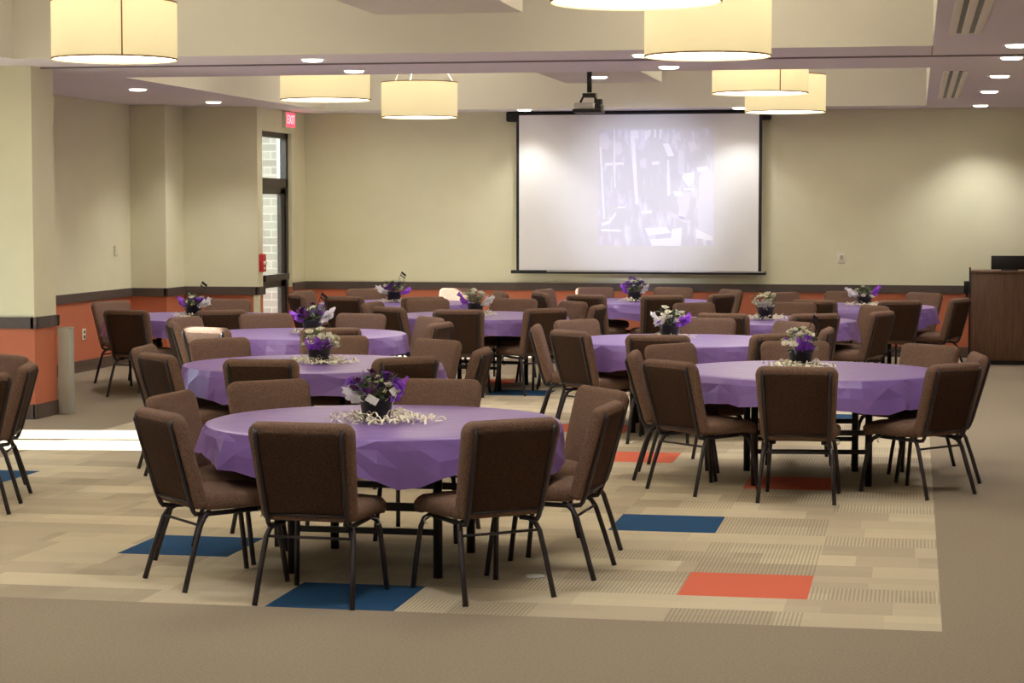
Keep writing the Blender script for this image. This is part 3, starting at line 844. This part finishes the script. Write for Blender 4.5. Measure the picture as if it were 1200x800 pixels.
def blossom_mesh(rn, size, col, eye):
    q = MB()
    for k in range(5):
        a = 2 * pi * k / 5 + rn.uniform(-.2, .2)
        petal(q, Vector((0, 0, 0)), Vector((cos(a), sin(a), .45)), Vector((0, 0, 1)), size, size * 1.05, -.1 + rn.uniform(0, .3))
    for k in range(4):
        a = 2 * pi * k / 4 + .4
        petal(q, Vector((0, 0, .2 * size)), Vector((cos(a), sin(a), 1.0)), Vector((0, 0, 1)), size * .6, size * .7, .2)
    q.lathe([(.0, .5 * size), (.14 * size, .42 * size), (.16 * size, .2 * size)], 6, mi=1)
    me = q.build('tmp', [col, eye]); m_ = me.data; bpy.data.objects.remove(me)
    return m_


rb = random.Random(5)
BL = {'w': [blossom_mesh(rb, .028, WHITEF, LEAFP) for _ in range(2)], 'v': [blossom_mesh(rb, .03, VIOLETF, PLUMF) for _ in range(2)], 'p': [blossom_mesh(rb, .03, PLUMF, VIOLETF) for _ in range(2)]}


def tissue(rn, ang, spread, hgt, out):
    """crumpled sheets of tissue paper standing out of the pot"""
    q = MB()
    for da, kh, ko, ks in ((0, 1.0, 1.0, 1.0), (.35, .55, .9, .8), (-.3, .3, .8, .75)):
        na, nr = 15, 6; vs = []; p1, p2 = rn.uniform(0, 6), rn.uniform(0, 6)
        for j in range(nr):
            f_ = j / (nr - 1)
            for i in range(na):
                g = i / (na - 1) - .5; a = ang + da + g * spread * ks * (1 - .25 * f_)
                rr = .07 + (out * ko - .07) * f_ * (1 - .9 * g * g) + .014 * sin(g * 27 + j + p1) * f_ + rn.uniform(-.006, .006) * f_
                zz = .095 + hgt * kh * f_ ** .7 * (1 - .8 * g * g) + .022 * sin(g * 19 + p2 + j * .8) * f_ + rn.uniform(-.008, .008) * f_
                vs.append((rr * cos(a), rr * sin(a), zz))
        q.add(vs, [(j * na + i, j * na + i + 1, (j + 1) * na + i + 1, (j + 1) * na + i) for j in range(nr - 1) for i in range(na - 1)], 0, True)
    return q


def note_ornament():
    q = MB()
    q.box(-.03, -.003, .10, -.025, .003, .285); q.box(.03, -.003, .10, .035, .003, .265)
    q.add([(-.03, -.003, .29), (.035, -.003, .268), (.035, .003, .268), (-.03, .003, .29), (-.03, -.003, .265), (.035, -.003, .243), (.035, .003, .243), (-.03, .003, .265)],
          [(0, 1, 2, 3), (7, 6, 5, 4), (0, 4, 5, 1), (1, 5, 6, 2), (2, 6, 7, 3), (3, 7, 4, 0)])
    q.add([(-.03, -.003, .25), (.035, -.003, .228), (.035, .003, .228), (-.03, .003, .25), (-.03, -.003, .238), (.035, -.003, .216), (.035, .003, .216), (-.03, .003, .238)],
          [(0, 1, 2, 3), (7, 6, 5, 4), (0, 4, 5, 1), (1, 5, 6, 2), (2, 6, 7, 3), (3, 7, 4, 0)])
    return q


def centrepiece(seed, pos, flowers, tissues, cards, note, label, dense=1.0, hgt=.25):
    rn = random.Random(seed)
    r = tag(empty('flower_pot', pos), label, 'flower pot', 'potted flower centrepieces')
    q = MB(); q.lathe([(.0, .0), (.066, 0), (.070, .01), (.087, .108), (.094, .109), (.096, .125), (.088, .126), (.08, .108), (.0, .1)], 24); q.build('pot', POT, r)
    q = MB()
    for k in range(int(90 * dense)):
        a = rn.uniform(0, 2 * pi); rad = rn.uniform(.01, .12); z = rn.uniform(.11, hgt - .02 - rad * .3)
        c = Vector((rad * cos(a), rad * sin(a), z)); d_ = Vector((cos(a + rn.uniform(-.8, .8)), sin(a + rn.uniform(-.8, .8)), rn.uniform(-.2, .8)))
        petal(q, c, d_, Vector((0, 0, 1)), rn.uniform(.03, .05), rn.uniform(.016, .026), rn.uniform(-.5, .2), rn.choice((0, 0, 1)))
    for k in range(18):
        a = rn.uniform(0, 2 * pi); rad = rn.uniform(.03, .12)
        q.tube([(.02 * cos(a), .02 * sin(a), .1), (rad * .7 * cos(a), rad * .7 * sin(a), .16), (rad * cos(a), rad * sin(a), rn.uniform(.17, hgt))], .0022, 5)
    q.build('foliage', [LEAF, LEAFP], r)
    for kind, cnt in flowers:
        for k in range(cnt):
            a = rn.uniform(0, 2 * pi); rad = .135 * math.sqrt(rn.uniform(.02, 1)); z = hgt - .025 - rad * .6 + rn.uniform(-.05, .03)
            o = bpy.data.objects.new('blossom', rn.choice(BL[kind])); COL.objects.link(o); o.parent = r
            o.location = (rad * cos(a), rad * sin(a), z); o.rotation_euler = (rn.uniform(-.3, .3) + sin(a) * -rad * 5, cos(a) * rad * 5 + rn.uniform(-.3, .3), rn.uniform(0, 6))
            s_ = rn.uniform(.95, 1.5); o.scale = (s_, s_, s_)
    for m_, ang, spread, h, out in tissues:
        tissue(rn, radians(ang), spread, h, out).build('tissue_paper', m_, r)
    for ang, tilt, z, rad in cards:
        q = MB(); q.rbox(-.032, -.0008, -.021, .032, .0008, .021, .0007, 1)
        o = q.build('place_card', CARD, r, (rad * cos(radians(ang)), rad * sin(radians(ang)), z)); o.rotation_euler = (-.5, radians(tilt), radians(ang + 90))
        q = MB(); q.tube([(0, .004, -.02), (-.3 * rad * cos(radians(ang)), .05, -z + .11)], .002, 5); q.build('card_pick', WHITEP, o)
    if note:
        o = note_ornament().build('note_ornament', BLACK, r, (.02, .0, .085)); o.rotation_euler = (0, .35, note)
    return r


def shreds(seed, pos, rx, n, label):
    rn = random.Random(seed); q = MB()
    for k in range(n):
        a = rn.uniform(0, 2 * pi); rad = .10 + (rx - .10) * rn.random() ** 1.5
        x, y = rad * cos(a), rad * sin(a) * .9; z = .004 + rn.random() ** 2 * .05 * max(0, 1.2 - rad / rx)
        th = rn.uniform(0, 2 * pi); L = rn.uniform(.03, .075); w = rn.uniform(.003, .006); cu = rn.uniform(-1.5, 1.5); up = rn.uniform(0, .022)
        vs = []; px, py = x, y; seg = 6
        for i in range(seg + 1):
            f_ = i / seg; t_ = th + cu * f_
            zz = z + up * sin(pi * f_) + .0015
            nx_, ny_ = -sin(t_), cos(t_)
            vs += [(px - nx_ * w, py - ny_ * w, zz), (px + nx_ * w, py + ny_ * w, zz + .003)]
            px += cos(t_) * L / seg; py += sin(t_) * L / seg
        q.add(vs, [(2 * i, 2 * i + 1, 2 * i + 3, 2 * i + 2) for i in range(seg)], 0, True)
    o = q.build('paper_shreds', SHRED, None, pos)
    tag(o, label, 'shredded paper', 'shredded paper nests', 'stuff')
    return o


ZP = .7495
W_, P_ = TISSW, TISSP
CP = {
 'T1': ((-2.741, 10.581), [('p', 11), ('v', 9), ('w', 3)], [(W_, 190, 1.4, .07, .17), (P_, 5, 1.0, .12, .16)], [(-88, 28, .12, .10), (-28, -22, .165, .13)], 0, 'plum and violet flowers with two white cards in black pot on %s', .275),
 'T2': ((-0.771, 14.763), [('w', 17), ('v', 3)], [(P_, -70, 1.5, .12, .13)], [(-112, 0, .17, .11)], .35, 'white flowers, violet tissue and black note in pot on %s', .285),
 'T3': ((-4.185, 14.527), [('w', 30)], [(P_, -80, 2.4, .08, .14), (W_, -50, .7, .11, .12)], [], 0, 'white flowers over violet tissue in black pot on %s', .25),
 'T4': ((-5.222, 17.914), [('v', 10), ('p', 8), ('w', 4)], [(P_, 190, 1.2, .10, .19), (W_, 0, .8, .13, .2)], [], .6, 'violet flowers and white tissue in black pot on %s', .27),
 'T5': ((-7.247, 20.541), [('v', 9), ('w', 6), ('p', 4)], [(P_, 190, 1.2, .10, .16), (W_, -10, 1.3, .09, .19)], [], .5, 'violet and white flowers in black pot on %s', .25),
 'T6': ((-4.483, 21.423), [('w', 16)], [(P_, 195, 1.0, .13, .18), (W_, -5, 1.1, .10, .2)], [], 0, 'white flowers with violet tissue in pot on %s', .28),
 'T7': ((-2.048, 17.886), [('w', 17), ('v', 2)], [(P_, -15, 1.2, .11, .19), (W_, 200, .9, .12, .16)], [(-120, 25, .15, .12)], 0, 'white flowers with violet tissue in pot on %s', .27),
 'T8': ((-6.046, 24.201), [('p', 6), ('v', 6), ('w', 4)], [(W_, 185, 1.4, .09, .22), (P_, 0, .8, .07, .2)], [], .2, 'dark flowers with white tissue in pot on %s', .28),
 'T9': ((-3.272, 24.924), [('v', 13), ('w', 8)], [(P_, 190, 1.2, .10, .17), (W_, -5, .9, .1, .17)], [], 0, 'violet and white flowers in black pot on %s', .30),
 'T10': ((-1.456, 21.136), [('w', 18)], [(W_, -90, 2.2, .10, .12)], [], 0, 'white flowers in white tissue in pot on %s', .29),
 'T11': ((-0.552, 24.350), [('w', 12)], [(P_, -8, 1.3, .13, .18), (W_, 190, 1.5, .10, .22)], [], 0, 'white flowers with violet tissue bow on %s', .23),
}
for i, (key, (px, fw_, ti, cards, note, lb, hg)) in enumerate(CP.items()):
    words = TB[key][1]; x, y = px
    centrepiece(40 + i, (x, y, ZP), fw_, ti, cards, note, lb % words, 1.0, hg)
    shreds(80 + i, (x + (.03 if key == 'T1' else 0), y, ZP), (.30, .25, .27, .2, .24, .24, .2, .22, .2, .24, .22)[i], 300 if key in ('T1', 'T2', 'T3') else 160,
           'cream shredded paper around the pot on %s' % words)

# small white paper disc lying on the carpet
q = MB(); q.lathe([(0, .004), (.05, .004), (.052, .001), (.0, .0005)], 24)
o = q.build('paper_disc', CARD, None, (-1.862, 10.366, 0)); tag(o, 'small white paper disc lying on the carpet under the nearest table', 'paper')

# ------------------------------------------------------------------ daylight
SUN = bpy.data.lights.new('sun', 'SUN'); SUN.energy = 42; SUN.angle = radians(.6); SUN.color = (1, .97, .92)
so = bpy.data.objects.new('sun', SUN); COL.objects.link(so)
EL = radians(26)
dirv = Vector((cos(EL), .14 * cos(EL), -sin(EL))).normalized()
so.rotation_euler = dirv.to_track_quat('-Z', 'Y').to_euler(); so.location = (-14, 15, 9)
Wd = bpy.data.worlds.new('sky'); SC.world = Wd; Wd.use_nodes = True
bg = Wd.node_tree.nodes['Background']; bg.inputs['Color'].default_value = (.72, .86, 1.0, 1); bg.inputs['Strength'].default_value = 5.0

SC.view_settings.view_transform = 'Standard'; SC.view_settings.look = 'None'
SC.view_settings.exposure = .08; SC.view_settings.gamma = 1; SC.view_settings.use_curve_mapping = False
